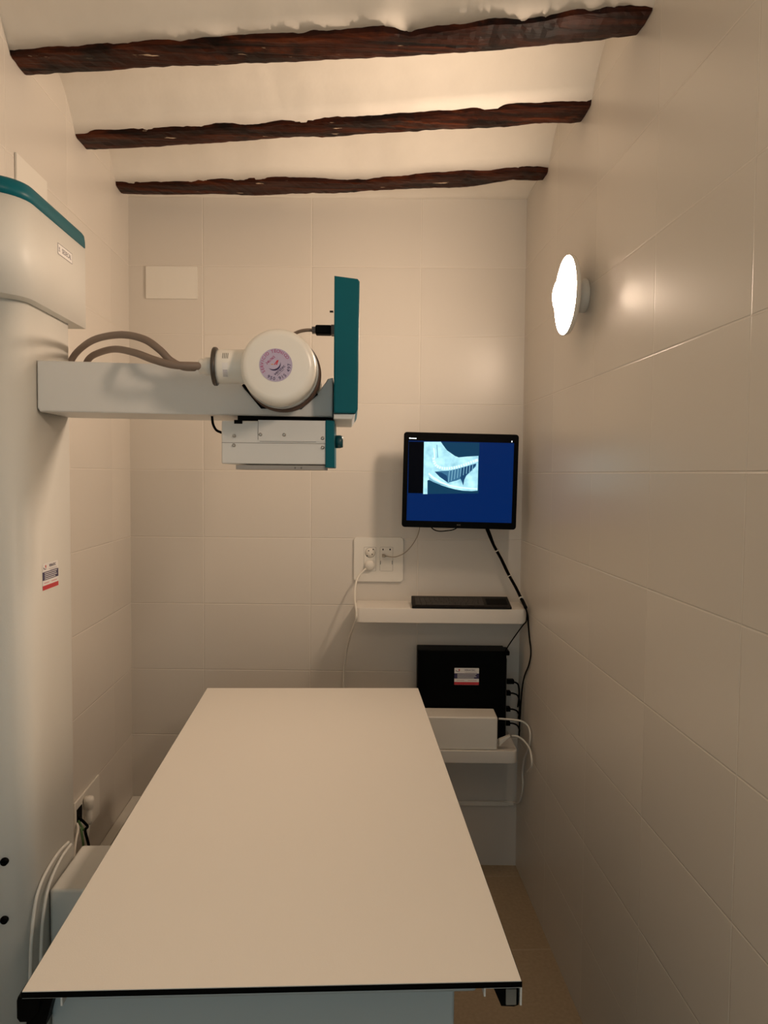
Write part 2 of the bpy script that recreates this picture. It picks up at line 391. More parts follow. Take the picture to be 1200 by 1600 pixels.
# ================================================================ X-RAY MACHINE
CX = -.62
xm = tag(empty('x_ray_machine', (-.74, 1.6, 0)), 'white x-ray column with teal trimmed arm and round tube head over the table', 'x-ray machine')
def dshape(x1, y0, y1, r, x0, n=10):
    """plan outline with a rounded front right corner"""
    pts = [(x0, y0, 0)]
    for k in range(n + 1): a = -PI/2 + PI/2 * k / n; pts.append((x1 - r + r*math.cos(a), y0 + r + r*math.sin(a), 0))
    pts += [(x1, y1, 0), (x0, y1, 0)]
    return pts
def up(pts, z): return [(p[0], p[1], z) for p in pts]
m = MB(); m.prism(up(dshape(CX, 1.487, 1.741, .052, -.80), 0), (0, 0, 2.02), W_paint, smooth=True)
column = m.build('column', xm)
for v in (1346, 1437):
    p = on_y(7, v, 1.487); T = TY(p)
    MB().lathe([(.0075, -.014), (.0075, .004), (.006, .006), (.0035, .006), (.003, .003), (.001, .003)], K_rub, T, 20).build('screw', column)['label'] = 'black socket screw'
# service label on the column side
def service_label(a, bpt, h, parent, plane_t, name='service_label'):
    m = MB(); w_ = bpt
    m.prism([(x, y, z) for x, y, z in rrect(w_, h, .002)], (0, 0, .0004), L_white, T=plane_t)
    z = .0006
    m.box((-w_/2, -h*.13, z-.0003), (w_/2, h*.18, z), L_navy, T=plane_t)
    m.box((-w_/2, -h/2+.0003, z-.0003), (w_/2, -h*.33, z), L_red, T=plane_t)
    for k, yy in enumerate((h*.13, h*.06, -h*.01, -h*.08)):
        m.box((-w_*.38, yy-h*.014, z), (w_*(.40, .36, .40, .3)[k], yy+h*.014, z+.0002), L_white, T=plane_t)
    m.text('VERATEC', h*.15, L_ink, plane_t @ Matrix.Translation((w_*.13, h*.37, z)), sx=1.05)
    for k, (x0, x1) in enumerate(((-.1, .42), (-.05, .42))): m.box((w_*x0, h*(.26-.05*k)-.0004, z), (w_*x1, h*(.26-.05*k)+.0002, z+.0001), L_pale, T=plane_t)
    # swoosh
    for k in range(8):
        a0 = PI*1.1 + k*.22; m.box((w_*-.33+math.cos(a0)*w_*.11-.0012, h*.37+math.sin(a0)*h*.09-.0005, z), (w_*-.33+math.cos(a0)*w_*.11+.0012, h*.37+math.sin(a0)*h*.09+.0008, z+.0002), L_ink, T=plane_t)
    m.box((w_*-.33, h*.33, z), (w_*-.28, h*.43, z+.0002), L_red, T=plane_t)
    for k in range(2): m.box((w_*(-.4+.45*k), -h*.24-.0004, z), (w_*(-.1+.5*k), -h*.24+.0006, z+.0002), L_red, T=plane_t)
    o = m.build(name, parent); o['label'] = 'white service label with navy and red bands'; return o
pa, pb = on_x(66, 899, CX), on_x(90.5, 896, CX); pc, pd = on_x(78, 878, CX), on_x(78, 919, CX)
service_label(None, abs(pb.y-pa.y), pc.z-pd.z, column, frame(((CX+.0003), (pa.y+pb.y)/2, (pc.z+pd.z)/2), (0, 1, 0), (0, 0, 1)))
# motor cover on top of the column, with its teal lid
cz0, cz1 = 1.806, 1.985
m = MB(); m.prism(up(dshape(-.600, 1.432, 1.797, .078, -.83+.02), cz0), (0, 0, cz1-cz0), W_paint, smooth=True)
cover = m.build('motor_cover', xm)
m = MB()
base = dshape(-.599, 1.431, 1.795, .078, -.808); c0 = Vector((-.70, 1.64, 0))
prev = None
lay = [(0, 1.0), (.014, .998), (.026, .985), (.032, .95), (.034, .88)]
vs = []; n = len(base)
for h, s_ in lay: vs += [(c0.x + (p[0]-c0.x)*s_, c0.y + (p[1]-c0.y)*s_, cz1 + .001 + h) for p in base]
fs = [(j*n+i, j*n+(i+1) % n, (j+1)*n+(i+1) % n, (j+1)*n+i) for j in range(len(lay)-1) for i in range(n)] + [tuple(range(n))[::-1], tuple((len(lay)-1)*n+i for i in range(n))]
m._add(vs, fs, T_teal, True); m.build('cover_lid', cover)['label'] = 'teal lid'
p0, p1, p2 = on_x(90, 380, -.6), on_x(112.5, 397, -.6), on_x(90, 397, -.6)
bw, bh = abs(p1.y-p0.y), p0.z-p2.z
bc = ((p0.y+p1.y)/2, (p0.z+on_x(112.5, 412, -.6).z)/2)
T = frame((-.5998, *bc), (0, 1, 0), (0, 0, 1)); m = MB(); t_ = .0009
m.box((-bw/2, -bh/2, 0), (bw/2, bh/2, .0003), L_white, T=T)
for a, b in (((-bw/2, -bh/2), (bw/2, -bh/2+t_)), ((-bw/2, bh/2-t_), (bw/2, bh/2)), ((-bw/2, -bh/2), (-bw/2+t_, bh/2)), ((bw/2-t_, -bh/2), (bw/2, bh/2))): m.box((*a, .0003), (*b, .0005), L_grey, T=T)
m.text('SEDECAL', bh*.62, L_grey, T @ Matrix.Translation((bw*.1, 0, .0004)), sx=bw*.72/(bh*.62*4.55))
m.box((-bw*.44, -bh*.2, .0003), (-bw*.36, -bh*.12, .0006), L_grey, T=T); m.box((-bw*.42, -bh*.05, .0003), (-bw*.38, bh*.2, .0006), L_grey, T=T)
m.build('maker_badge', cover)

# arm: a folded channel with a V shaped cradle for the tube head
AY0, AY1 = 1.563, 1.738
def AP(u, v): p = on_y(u, v, AY0); return (p.x, p.z)
out = [AP(57.5, 562.5), AP(57.5, 637), AP(62, 643), AP(520, 652), AP(520, 590), AP(512, 592), AP(497, 618), AP(471, 641), AP(408, 640), AP(378, 604), AP(360, 573), AP(300, 570.5)]
m = MB(); m.prism([(max(x, CX+.0015), AY0, z) for x, z in out], (0, AY1-AY0, 0), W_arm, bev=.003)
arm = m.build('arm', xm)
gl = [AP(378, 603), AP(408, 639), AP(471, 640), AP(497, 617)]
m = MB()
inner = [(gl[0][0]+.004, gl[0][1]+.004), (gl[1][0]+.002, gl[1][1]+.0035), (gl[2][0]-.002, gl[2][1]+.0035), (gl[3][0]-.004, gl[3][1]+.004)]
poly = [(x, z) for x, z in gl] + [(x, z) for x, z in inner[::-1]]
m.prism([(x, AY0-.003, z+.0005) for x, z in poly], (0, AY1-AY0+.006, 0), K_rub); m.build('cradle_gap_shade', arm)['label'] = 'black strip for the dark gap in the cradle'  # black strip added so the gap round the tube reads dark
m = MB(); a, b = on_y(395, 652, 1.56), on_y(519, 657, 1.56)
m.box((-.225, AY0+.004, b.z-.002), (-.036, AY1-.01, out[3][1]+.003), K_rub); m.build('gap_plate', arm)['label'] = 'dark gap plate under the arm'  # black plate filling the gap between arm and collimator

# tube head
TC = on_y(434, 572, 1.385)
TH = frame((TC.x, 1.385, TC.z), (1, 0, 0), (0, 0, 1))          # local z towards the camera
TD = frame((TC.x, 1.385, TC.z), (1, 0, 0), (0, 0, -1))         # local z away from the camera
R0 = .0672
m = MB(); m.lathe([(.066, .05), (.066, .34), (.058, .36), (.001, .36)], W_cream, TD, 64)
head = m.build('tube_head', xm)
MB().lathe([(.001, 0), (R0-.014, 0), (R0-.008, .0012), (R0-.003, .005), (R0, .012), (R0+.0005, .055)], W_cream, TD, 72).build('end_cap', head)
MB().lathe([(R0+.0005, .055), (R0+.0025, .056), (R0+.0025, .072), (R0, .075)], G_ring, TD, 72).build('clamp_ring', head)
MB().lathe([(R0, .075), (R0+.001, .076), (R0+.001, .098), (R0-.001, .10)], G_lead, TD, 72).build('clamp_ring', head)
MB().lathe([(R0+.0015, .10), (R0+.0055, .103), (R0+.0055, .12), (R0+.0015, .123)], G_lead, TD, 72).build('lead_collar', head)
# neck to the left
nz = on_y(355, 573, 1.452)
TN = frame((-.185, 1.452, nz.z), (0, 1, 0), (0, 0, 1))
if (TN @ Vector((0, 0, 1))).x > -.185: TN = frame((-.185, 1.452, nz.z), (0, -1, 0), (0, 0, 1))
MB().lathe([(.001, -.03), (.0315, -.03), (.0315, .055), (.030, .062), (.001, .062)], W_cream, TN, 48).build('neck', head)
MB().lathe([(.001, .0605), (.0345, .0605), (.0355, .062), (.0355, .0665), (.034, .068), (.001, .068)], G_dark, TN, 48).build('flange', head)['label'] = 'dark metal flange'
MB().lathe([(.001, .066), (.0165, .066), (.0165, .082), (.014, .084), (.014, .092), (.012, .094), (.001, .094)], W_cream, TN, 32).build('hose_socket', head)
# rating plate on the neck
m = MB()
def neck_patch(x0, x1, a0, a1, mt):
    vs = []; n = 8
    for i in range(n+1):
        a = a0 + (a1-a0)*i/n
        for x in (x0, x1): vs.append((x, 1.452 - math.cos(a)*.0319, nz.z + math.sin(a)*.0319))
    m._add(vs, [(2*i, 2*i+1, 2*i+3, 2*i+2) for i in range(n)], mt, True)
neck_patch(-.232, -.222, -.75, .1, L_white)
for k in range(6): neck_patch(-.231, -.223, -.72+k*.075, -.69+k*.075, L_grey if k < 4 else L_pale)
for k in range(4): neck_patch(-.232+.003*k, -.2308+.003*k, .35, .75, G_line)
m.build('rating_plate', head)
# service sticker on the end cap
m = MB(); SR = .0292; off = on_y(431, 570.5, 1.385)
TS = frame((off.x, 1.3847, off.z), (1, 0, 0), (0, 0, 1))
m.lathe([(.001, 0), (SR, 0), (SR, .0004), (.001, .0004)], L_lilac, TS, 64, smooth=False)
def arc(txt, r, a_mid, span, size, mt, inward=False):
    n = len(txt)
    for i, ch in enumerate(txt):
        if ch == ' ': continue
        t = (i + .5) / n - .5
        if not inward:
            a = a_mid - t * span; M_ = Matrix.Translation((r*math.cos(a), r*math.sin(a), .0006)) @ Matrix.Rotation(a - PI/2, 4, 'Z')
        else:
            a = a_mid + t * span; M_ = Matrix.Translation((r*math.cos(a), r*math.sin(a), .0006)) @ Matrix.Rotation(a + PI/2, 4, 'Z')
        m.text(ch, size, mt, TS @ M_)
RD = math.radians
arc('SERVICIO TÉCNICO', SR*.83, RD(122), RD(186), .0078, L_mag)
arc('950.915.497', SR*.83, RD(-60), RD(136), .0086, L_ink, True)
rot = Matrix.Rotation(RD(42), 4, 'Z')
m.text('24h/365', .0062, L_mag, TS @ Matrix.Translation((-.0095, .0085, .0006)) @ rot)
m.text('veratec', .0082, L_ink, TS @ Matrix.Translation((.0065, -.0085, .0006)) @ rot)
for x0, y0, l_ in ((.0055, -.0155, .008), (.012, -.0095, .007)):
    m.box((-l_/2, -.0005, 0), (l_/2, .0005, .0002), L_pale, T=TS @ Matrix.Translation((x0, y0, .0005)) @ rot)
sw = []; n = 14
for k in range(n+1): a = RD(225) + RD(118)*k/n; sw.append((-.003 + math.cos(a)*.0135, .0095 + math.sin(a)*.0135, 0))
for k in range(n+1): a = RD(343) - RD(118)*k/n; tt = math.sin(PI*k/n); sw.append((-.003 + math.cos(a)*(.0135+.0030*tt), .0095 + math.sin(a)*(.0135+.0030*tt), 0))
sw = [((x*1 - y*0) , y, z) for x, y, z in sw]
m.prism(sw, (0, 0, .0002), L_ink, T=TS @ Matrix.Translation((0, -.0025, .0005)) @ Matrix.Rotation(RD(14), 4, 'Z'))
for pts, mt in (([(-.0035, .0005, 0), (.002, .0085, 0), (.0050, .0090, 0), (.0022, .0005, 0), (.0002, .0005, 0), (.0020, .0060, 0), (-.0015, .0005, 0)], L_red), ([(-.0085, .0018, 0), (-.0045, .0022, 0), (-.0045, .0005, 0), (-.008, .0005, 0)], L_orange)):
    m.prism(pts, (0, 0, .0002), mt, T=TS @ Matrix.Translation((0, 0, .0005)))
m.build('service_sticker', head)['label'] = 'round lilac sticker with red and navy lettering'
# hoses
def PY(seq): return [on_y(u, v, y) for u, v, y in seq]
MB().tube(PY([(103, 590, 1.775), (112, 562, 1.77), (128, 543, 1.74), (152, 529, 1.66), (190, 523, 1.57), (225, 530, 1.51), (250, 547, 1.49), (266, 563, 1.49), (286, 573, 1.50), (303, 574, 1.47)]), .0072, G_hose, 14).build('high_voltage_hose', xm)['label'] = 'grey brown hose'
MB().tube(PY([(126, 590, 1.775), (138, 562, 1.77), (155, 551, 1.73), (180, 545.5, 1.65), (210, 551, 1.53), (240, 562, 1.45), (270, 570, 1.435), (300, 571.5, 1.437), (313, 572, 1.445)]), .0072, G_hose, 14).build('high_voltage_hose', xm)['label'] = 'grey brown hose'
# control panel
a, b = on_y(522.5, 432, 1.50), on_y(562, 437, 1.50); zb = on_y(540, 646, 1.5).z
m = MB()
pts = [(a.x, 1.50, zb), (b.x-.006, 1.50, zb), (b.x-.002, 1.50, zb+.008), (b.x, 1.50, b.z-.005), (b.x-.004, 1.50, b.z), (a.x, 1.50, a.z)]
m.prism([(x, 1.492, z) for x, y, z in pts], (0, .27, 0), T_teal, bev=.003); cp = m.build('control_panel', xm); cp['label'] = 'teal control panel at the end of the arm'
m = MB(); z2 = on_y(540, 655, 1.5).z
m.prism([(a.x, 1.5, zb-.0008), (b.x-.007, 1.5, zb-.0008), (b.x-.013, 1.5, z2), (a.x, 1.5, z2)], (0, .26, 0), W_arm, bev=.002); m.build('panel_underside', cp)
p = on_y(520, 487, 1.55); MB().box((p.x-.006, 1.545, p.z-.001), (p.x+.001, 1.555, p.z+.001), K_rub).build('switch', cp)
# collimator
CY = 1.515
def CP(u, v): p = on_y(u, v, CY); return (p.x, p.z)
x0, z1 = CP(346, 657); x1, z0 = CP(511.5, 726)
m = MB(); m.box((x0, CY, z0), (x1, CY+.19, z1), W_arm, bev=.0025)
m.box((x0+.0006, CY-.0004, CP(346, 691.5)[1]-.0004), (x1-.0006, CY+.001, CP(346, 691.5)[1]+.0004), G_line)
m.box((CP(366, 0)[0]-.001, CY-.0006, CP(366, 662)[1]), (CP(378.5, 0)[0], CY+.002, CP(366, 656)[1]), K_rub)
m.box((CP(500, 0)[0], CY-.0006, CP(500, 664)[1]-.001), (x1, CY+.002, CP(500, 662)[1]+.0005), K_rub); m.box((CP(500, 0)[0], CY-.0006, CP(500, 664)[1]), (CP(502.5, 0)[0], CY+.002, CP(500, 658)[1]), K_rub)
col = m.build('collimator', xm)
m = MB(); x2, z2 = CP(403.5, 655.5); x3, z3 = CP(510, 690.5)
m.prism([(x2, CY-.0012, z2-.001), (x2, CY-.0012, z3+.003), (x2+.003, CY-.0012, z3), (x3, CY-.0012, z3), (x3, CY-.0012, z2-.001)], (0, .0015, 0), W_arm)
m.box((x2-.0004, CY-.0013, z3+.003), (x2+.0003, CY, z2-.002), G_line); m.box((x2+.003, CY-.0013, z3-.0004), (x3-.02, CY, z3+.0002), G_line)
m.build('access_plate', col)
for u, v in ((366, 681), (365.5, 696), (407, 679), (444, 679.5), (504, 685), (504, 699.5)):
    x, z = CP(u, v); MB().lathe([(.001, .0034), (.002, .003), (.0034, .0012), (.0036, 0), (.001, -.001)][::-1], G_steel, TY((x, CY-.0008, z)), 16).build('screw', col)
m = MB(); x4, _ = CP(511.8, 0); x5, zt = CP(523, 657); _, zz = CP(523, 731)
m.box((x4, CY-.004, zz), (x5, CY+.19, zt), T_teal, bev=.002); m.build('side_panel', col)['label'] = 'teal side panel'
xk, zk = CP(523.3, 689.5)
TK = frame((xk, CY+.022, zk), (0, 1, 0), (0, 0, 1))
if (TK @ Vector((0, 0, 1))).x < xk: TK = frame((xk, CY+.022, zk), (0, -1, 0), (0, 0, 1))
MB().lathe([(.001, 0), (.0128, 0), (.0128, .010), (.011, .0155), (.001, .0155)], T_dark, TK, 32).build('knob', col)['label'] = 'dark teal knob'
m = MB(); xa, za = CP(368, 727); xb, zb2 = CP(508, 734.5)
m.box((xa, CY+.004, zb2), (xb, CY+.18, za+.001), G_alu, bev=.0008)
for u in (463, 473): m.lathe([(.0014, .0006), (.0018, 0)][::-1], G_line, TY((CP(u, 0)[0], CY+.0035, CP(u, 731)[1])), 10)
m.build('accessory_rail', col)['label'] = 'steel accessory rail'
MB().tube([on_y(331, 640, 1.6), on_y(331.5, 652, 1.6), on_y(333, 663, 1.59), on_y(338, 672, 1.58), on_y(346.5, 676, 1.57)], .0026, K_rub).build('collimator_cable', xm)['label'] = 'black cable'
# data cable from the tube to the panel
p = on_y(519, 515, 1.53); q = on_y(489, 516, 1.53)
dc = MB().tube([on_y(450, 527, 1.60), on_y(465, 519, 1.56), on_y(478, 516, 1.535), q], .0034, G_hose).build('control_cable', xm)
m = MB(); m.box((q.x-.002, 1.52, q.z-.0055), (q.x+.006, 1.54, q.z+.0055), G_dark, bev=.001); m.box((q.x+.005, 1.517, q.z-.0088), (p.x-.001, 1.543, q.z+.0088), K_black, bev=.003)
m.box((p.x-.002, 1.515, q.z-.009), (a.x+.001, 1.545, q.z+.009), G_dark, bev=.001); m.build('plug', dc)['label'] = 'black multi pin plug'
# foot housing between column and table
m = MB(); m.box((CX+.001, 1.593, .0), (-.415, 1.79, .612), W_paint, bev=.006); foot = m.build('foot_housing', xm)

# ================================================================ TABLE
tb = tag(empty('examination_table', (-.1, 1.77, 0)), 'large white table with a thin black edge and white cabinet, coloured grey for cool daylight, under it', 'table')
ZT = .78
cn = [on_z(u, v, ZT) for u, v in ((33, 1550), (816, 1533), (653.5, 1075), (323.5, 1075))]
m = MB(); m.prism([(p.x, p.y, ZT-.009) for p in cn], (0, 0, .0078), K_edge)
cc = sum(cn, Vector())/4
m.prism([(p.x+(cc.x-p.x)*.003, p.y+(cc.y-p.y)*.0012, ZT-.0012) for p in cn], (0, 0, .0012), W_top); m.build('tabletop', tb)
ax = (cn[2]-cn[1]).normalized()
def rail(x_in, x_out, y0, L, sgn, nm):
    m = MB(); z = ZT - .0105; t = .0025
    o = [(x_in, z-.014), (x_in, z), (x_out, z), (x_out, z-.028), (x_out-sgn*t, z-.028), (x_out-sgn*t, z-t), (x_in+sgn*t, z-t), (x_in+sgn*t, z-.014)]
    m.prism([(x, y0, zz) for x, zz in (o if sgn > 0 else o[:3] + [(x_out, z-t), (x_in-t, z-t), (x_in-t, z-.014)])], ax*L, W_arm); r = m.build('side_rail', tb)
    m = MB(); o = [(x_out-sgn*.040, z-t-.0005), (x_out-sgn*.0035, z-t-.0005), (x_out-sgn*.0035, z-.030-nm), (x_out-sgn*.010, z-.032-nm), (x_out-sgn*.028, z-.031-nm)]
    m.prism([(x, y0+.004, zz) for x, zz in o], ax*(L-.01), K_rub)
    if sgn > 0: m.box((x_out-.022, y0+.002, z-.029), (x_out-.007, y0+.006, z-.006), G_line, bev=.001)
    m.build('rail_insert', tb)['label'] = 'black rail insert'
ra, rb = on_y(755, 1541, 1.04), on_y(823, 1541, 1.04); la, lb = on_y(25, 1556, 1.04), on_y(100, 1556, 1.04)
rail(ra.x, cn[1].x+.001, 1.034, 1.44, 1, .0); rail(lb.x, cn[0].x-.001, 1.034, 1.44, -1, .016)
m = MB(); e0, e1 = on_y(26, 1557, 1.036), on_y(58, 1596, 1.036)
m.prism([(e0.x+.002, 1.034, e0.z), (e1.x+.006, 1.034, e0.z), (e1.x+.002, 1.034, e1.z+.012), (e1.x-.010, 1.034, e1.z), (e0.x+.004, 1.034, e1.z), (e0.x, 1.034, e1.z+.006), (e0.x, 1.034, e0.z-.006)], (0, .03, 0), K_rub, bev=.002)
m.build('rail_end_cap', tb)['label'] = 'black rail end cap'
m = MB(); s0, s1 = on_y(122, 1560, 1.045), on_y(745, 1560, 1.045)
m.box((s0.x, 1.045, ZT-.026), (s1.x, 1.085, ZT-.0095), W_daytint, bev=.005); m.build('cross_bar', tb)
m = MB(); s0, s1 = on_y(80, 1580, 1.06), on_y(710, 1580, 1.06)
m.box((s0.x, 1.06, 0), (s1.x, 2.05, ZT-.027), W_daytint, bev=.004); m.box((s0.x+.05, 1.09, ZT-.03), (s1.x-.05, 2.0, ZT-.0092), W_daytint); m.build('cabinet', tb)

# ================================================================ SHELVES
def shelf(xa, xb, off, z1, th, label):
    m = MB(); n = 6; r = .02; L = xb - xa
    T = Matrix.Translation((0, 0, 0))
    pts = []
    def pt(s, d): return Vector((xa, back_y(xa), 0)) + BX*s + BN*d
    Ls = L / BX.x
    pts.append(pt(0, 0.0005)); 
    for k in range(n+1): a = PI + PI/2*k/n; pts.append(pt(r + r*math.cos(a), off - r - r*math.sin(a)))
    for k in range(n+1): a = 3*PI/2 + PI/2*k/n; pts.append(pt(Ls - r + r*math.cos(a), off - r - r*math.sin(a)))
    pts.append(pt(Ls, 0.0005))
    m.prism([(p.x, p.y, z1-th) for p in pts], (0, 0, th), W_lam, bev=.003, smooth=True)
    return tag(m.build('wall_shelf'), label, 'shelf')
shelf(.031, XR-.003, .165, 1.01, .052, 'upper white wall shelf, with the keyboard on it')
lsr = on_back(814, 1175, .22).x
ZL = .521
shelf(.20, lsr, .22, ZL, .044, 'lower white wall shelf, under the black computer')

# ================================================================ MONITOR
mo = on_back(719, 751, .15)
mon = tag(empty('monitor', mo), 'black square monitor showing an animal x-ray on a blue screen', 'monitor')
c4 = [on_back(u, v, .15) for u, v in ((631, 675), (811, 679), (806, 828), (628, 823))]
ux = ((c4[1]-c4[0]) + (c4[2]-c4[3])).normalized(); uz = ((c4[0]-c4[3]) + (c4[1]-c4[2])).normalized()
TM = frame(sum(c4, Vector())/4, ux, uz); MW = ((c4[1]-c4[0]).length + (c4[2]-c4[3]).length)/2; MH = ((c4[0]-c4[3]).length + (c4[1]-c4[2]).length)/2
m = MB()
body = rrect(MW, MH, .010)
m.prism([(x, y, -.018) for x, y, z in body], (0, 0, .018), K_gloss, T=TM, bev=.0015)
sl, sr, st, sb = -MW/2+.0165, MW/2-.0165, MH/2-.030, -MH/2+.0235
m.prism([(x*.93, y*.9, -.034) for x, y, z in body], (0, 0, .017), K_black, T=TM, bev=.004)
m.text('AOC', .0065, G_line, TM @ Matrix.Translation((0, -MH/2+.0115, .0002)))
for k in range(5): m.box((-MW/2+.0185+.0052*k, MH/2-.0236, .0002), (-MW/2+.0232+.0052*k, MH/2-.0205+(.0012 if k == 0 else 0), .0004), S_led, T=TM)
m.box((MW/2-.026, MH/2-.027, .0002), (MW/2-.0225, MH/2-.022, .0005), S_led, T=TM)
case = m.build('casing', mon)
# the lit screen: desktop blue with a lateral chest radiograph
M_scr = bpy.data.materials.new('lit screen'); M_scr.use_nodes = True; b = M_scr.node_tree.nodes['Principled BSDF']
def emat(name, col, s=1.0):
    m_ = bpy.data.materials.new(name); m_.use_nodes = True; b_ = m_.node_tree.nodes['Principled BSDF']
    b_.inputs['Base Color'].default_value = (.0006, .0006, .001, 1); b_.inputs['Roughness'].default_value = .3
    b_.inputs['Emission Color'].default_value = (*col, 1); b_.inputs['Emission Strength'].default_value = s*.37; b_.inputs['Specular IOR Level'].default_value = .05; return m_
E_blue = emat('screen blue', (.001, .016, .095), 1.0)
E_black = emat('screen black', (.0, .0, .001), 1.0)
E_air = emat('radiograph background', (.006, .045, .10), 1.0)
def xray_mat():
    m_ = bpy.data.materials.new('radiograph tissue'); m_.use_nodes = True; nt = m_.node_tree; N = nt.nodes; L = nt.links; b_ = N['Principled BSDF']
    n = N.new('ShaderNodeTexNoise'); n.inputs['Scale'].default_value = 32; n.inputs['Detail'].default_value = 4
    g = N.new('ShaderNodeNewGeometry'); L.new(g.outputs['Position'], n.inputs['Vector'])
    r = N.new('ShaderNodeValToRGB'); r.color_ramp.elements[0].position = .25; r.color_ramp.elements[0].color = (.22, .50, .62, 1); r.color_ramp.elements[1].position = .7; r.color_ramp.elements[1].color = (.52, .92, 1.0, 1)
    L.new(n.outputs['Fac'], r.inputs[0]); L.new(r.outputs[0], b_.inputs['Emission Color']); b_.inputs['Emission Strength'].default_value = .42
    b_.inputs['Base Color'].default_value = (.0006, .0006, .001, 1); return m_
E_tis = xray_mat(); E_bone = emat('radiograph bone', (.68, 1.0, 1.0), 1.25); E_lung = emat('radiograph lung', (.05, .17, .30), 1.0); E_lung2 = emat('radiograph lung shadow', (.012, .06, .15), 1.0); E_mid = emat('radiograph soft rib', (.22, .48, .62), 1.0)
m = MB()
m.box((sl, sb, .0001), (sr, st, .0008), E_blue, T=TM)
def SP(u, v):                                           # picture spot on the screen plane
    d = ray(u, v); n_ = TM.to_3x3() @ Vector((0, 0, 1)); c_ = TM.translation - Vector((0, 0, EYE)); t = c_.dot(n_)/d.dot(n_)
    q = TM.inverted() @ O(d*t); return (q.x, q.y)
def Z(zx, zy): return SP(620 + zx/6, 660 + zy/6)        # coordinates read off an enlarged view of the screen
def poly(pts, mt, z, h=.0001): m.prism([(*Z(*p), z) for p in pts], (0, 0, h), mt, T=TM)
poly([(112, 180), (255, 182), (247, 665), (106, 662)], E_black, .0009)
poly([(255, 182), (775, 190), (765, 665), (247, 672)], E_air, .0009)
poly([(255, 182), (412, 182), (440, 222), (470, 262), (510, 290), (545, 315), (580, 328), (640, 322), (765, 314), (757, 640), (700, 644), (620, 640), (550, 628), (480, 610), (420, 590), (360, 565), (300, 538), (287, 545), (287, 672), (247, 672)], E_tis, .00105)
poly([(300, 510), (340, 540), (390, 565), (440, 580), (480, 595), (400, 582), (345, 560), (305, 540)], E_mid, .0012)
poly([(355, 462), (420, 455), (500, 452), (590, 430), (660, 408), (745, 385), (742, 410), (700, 455), (650, 500), (628, 545), (624, 595), (610, 560), (596, 530), (560, 545), (500, 560), (480, 568), (450, 545), (400, 510)], E_lung, .0012)
poly([(355, 462), (420, 470), (470, 500), (480, 560), (450, 545), (400, 510)], E_lung2, .0013)
poly([(600, 430), (745, 388), (720, 425), (655, 490), (632, 540), (624, 590), (612, 550), (596, 525)], E_lung2, .0013)
for k in range(9):
    x_ = 492 + k*27; poly([(x_, 440-k*5), (x_+7, 438-k*5), (x_-6+k, 560-k*13), (x_-12+k, 560-k*13)], E_mid, .00145)
sp = [(345, 330), (350, 375), (375, 410), (415, 428), (460, 432), (505, 430), (550, 422), (595, 410), (640, 396), (685, 378), (730, 362), (760, 352)]
for (xa, ya), (xb, yb) in zip(sp, sp[1:]):
    for q in range(2):
        cx_, cy_ = xa + (xb-xa)*(q+.5)/2, ya + (yb-ya)*(q+.5)/2; d_ = Vector((xb-xa, yb-ya)).normalized(); n_ = Vector((-d_.y, d_.x))
        poly([(cx_-d_.x*8-n_.x*13, cy_-d_.y*8-n_.y*13), (cx_+d_.x*8-n_.x*13, cy_+d_.y*8-n_.y*13), (cx_+d_.x*8+n_.x*13, cy_+d_.y*8+n_.y*13), (cx_-d_.x*8+n_.x*13, cy_-d_.y*8+n_.y*13)], E_bone, .0015)
poly([(340, 240), (352, 240), (362, 330), (350, 335)], E_bone, .0014); poly([(372, 210), (380, 210), (388, 330), (378, 330)], E_mid, .0014)
poly([(300, 470), (340, 505), (420, 555), (500, 585), (600, 605), (700, 615), (755, 618), (755, 628), (690, 626), (590, 616), (490, 598), (410, 570), (330, 522), (296, 485)], E_bone, .0014)
scr = m.build('screen', mon); scr['label'] = 'lit blue screen with a radiograph of an animal chest'
m = MB(); pc = TM @ Vector((0, 0, -.03)); wb = Vector((pc.x, back_y(pc.x), pc.z))
m.box((-.05, -.05, -.040), (.05, .05, -.0335), K_black, T=TM); 
m.tube([pc, (pc + wb)/2 + Vector((0, 0, -.0)), wb + Vector((0, -.012, 0))], .016, K_black)
m.build('wall_mount', mon)
TWm = TB((wb.x, wb.y, wb.z)); m = MB(); m.prism([(x, y, 0.0004) for x, y, z in rrect(.09, .12, .01)], (0, 0, .012), K_black, T=TWm); m.build('mount_plate', mon)

# ================================================================ KEYBOARD
kf = on_z(722, 951.5, 1.0108); kw = .352
kc = kf.x; KY = kf.y + .004
kb = tag(empty('keyboard', (kc, KY+.06, 1.0105)), 'black keyboard with a touchpad on the upper shelf', 'keyboard')
kd = .112; sl_ = math.atan2(.019, kd)
TKB = frame((kc, KY, 1.0105), BX, (BN * -1 * math.cos(sl_) + Vector((0, 0, 1)) * math.sin(sl_)))
m = MB()
prof = [(0, 0), (0, .006), (.004, .0085), (kd-.004, .0275), (kd, .026), (kd, 0)]
def KP(s_, d, z): p = Vector((kc, KY, 1.0105)) + BX*s_ - BN*d; return (p.x, p.y, 1.0105+z)
m.prism([KP(-kw/2, d, z) for d, z in prof], BX*kw, K_kb, bev=.002)
shell = m.build('shell', kb)
key0 = None
def key_at(s_, d, w_, dp=.0125):
    z = .0085 + (d-.004)/(kd-.008)*.019
    m = MB(); n = Vector((0, -math.sin(sl_), math.cos(sl_)))
    a_ = [Vector(KP(s_-w_/2+.001, d-dp/2+.001, z-.0002-dp/2*.17)), Vector(KP(s_+w_/2-.001, d-dp/2+.001, z-.0002-dp/2*.17)), Vector(KP(s_+w_/2-.001, d+dp/2-.001, z+.0002+dp/2*.17)), Vector(KP(s_-w_/2+.001, d+dp/2-.001, z+.0002+dp/2*.17))]
    m.prism(a_, n*.0022, K_key, bev=.0006); return m.build('key', kb)
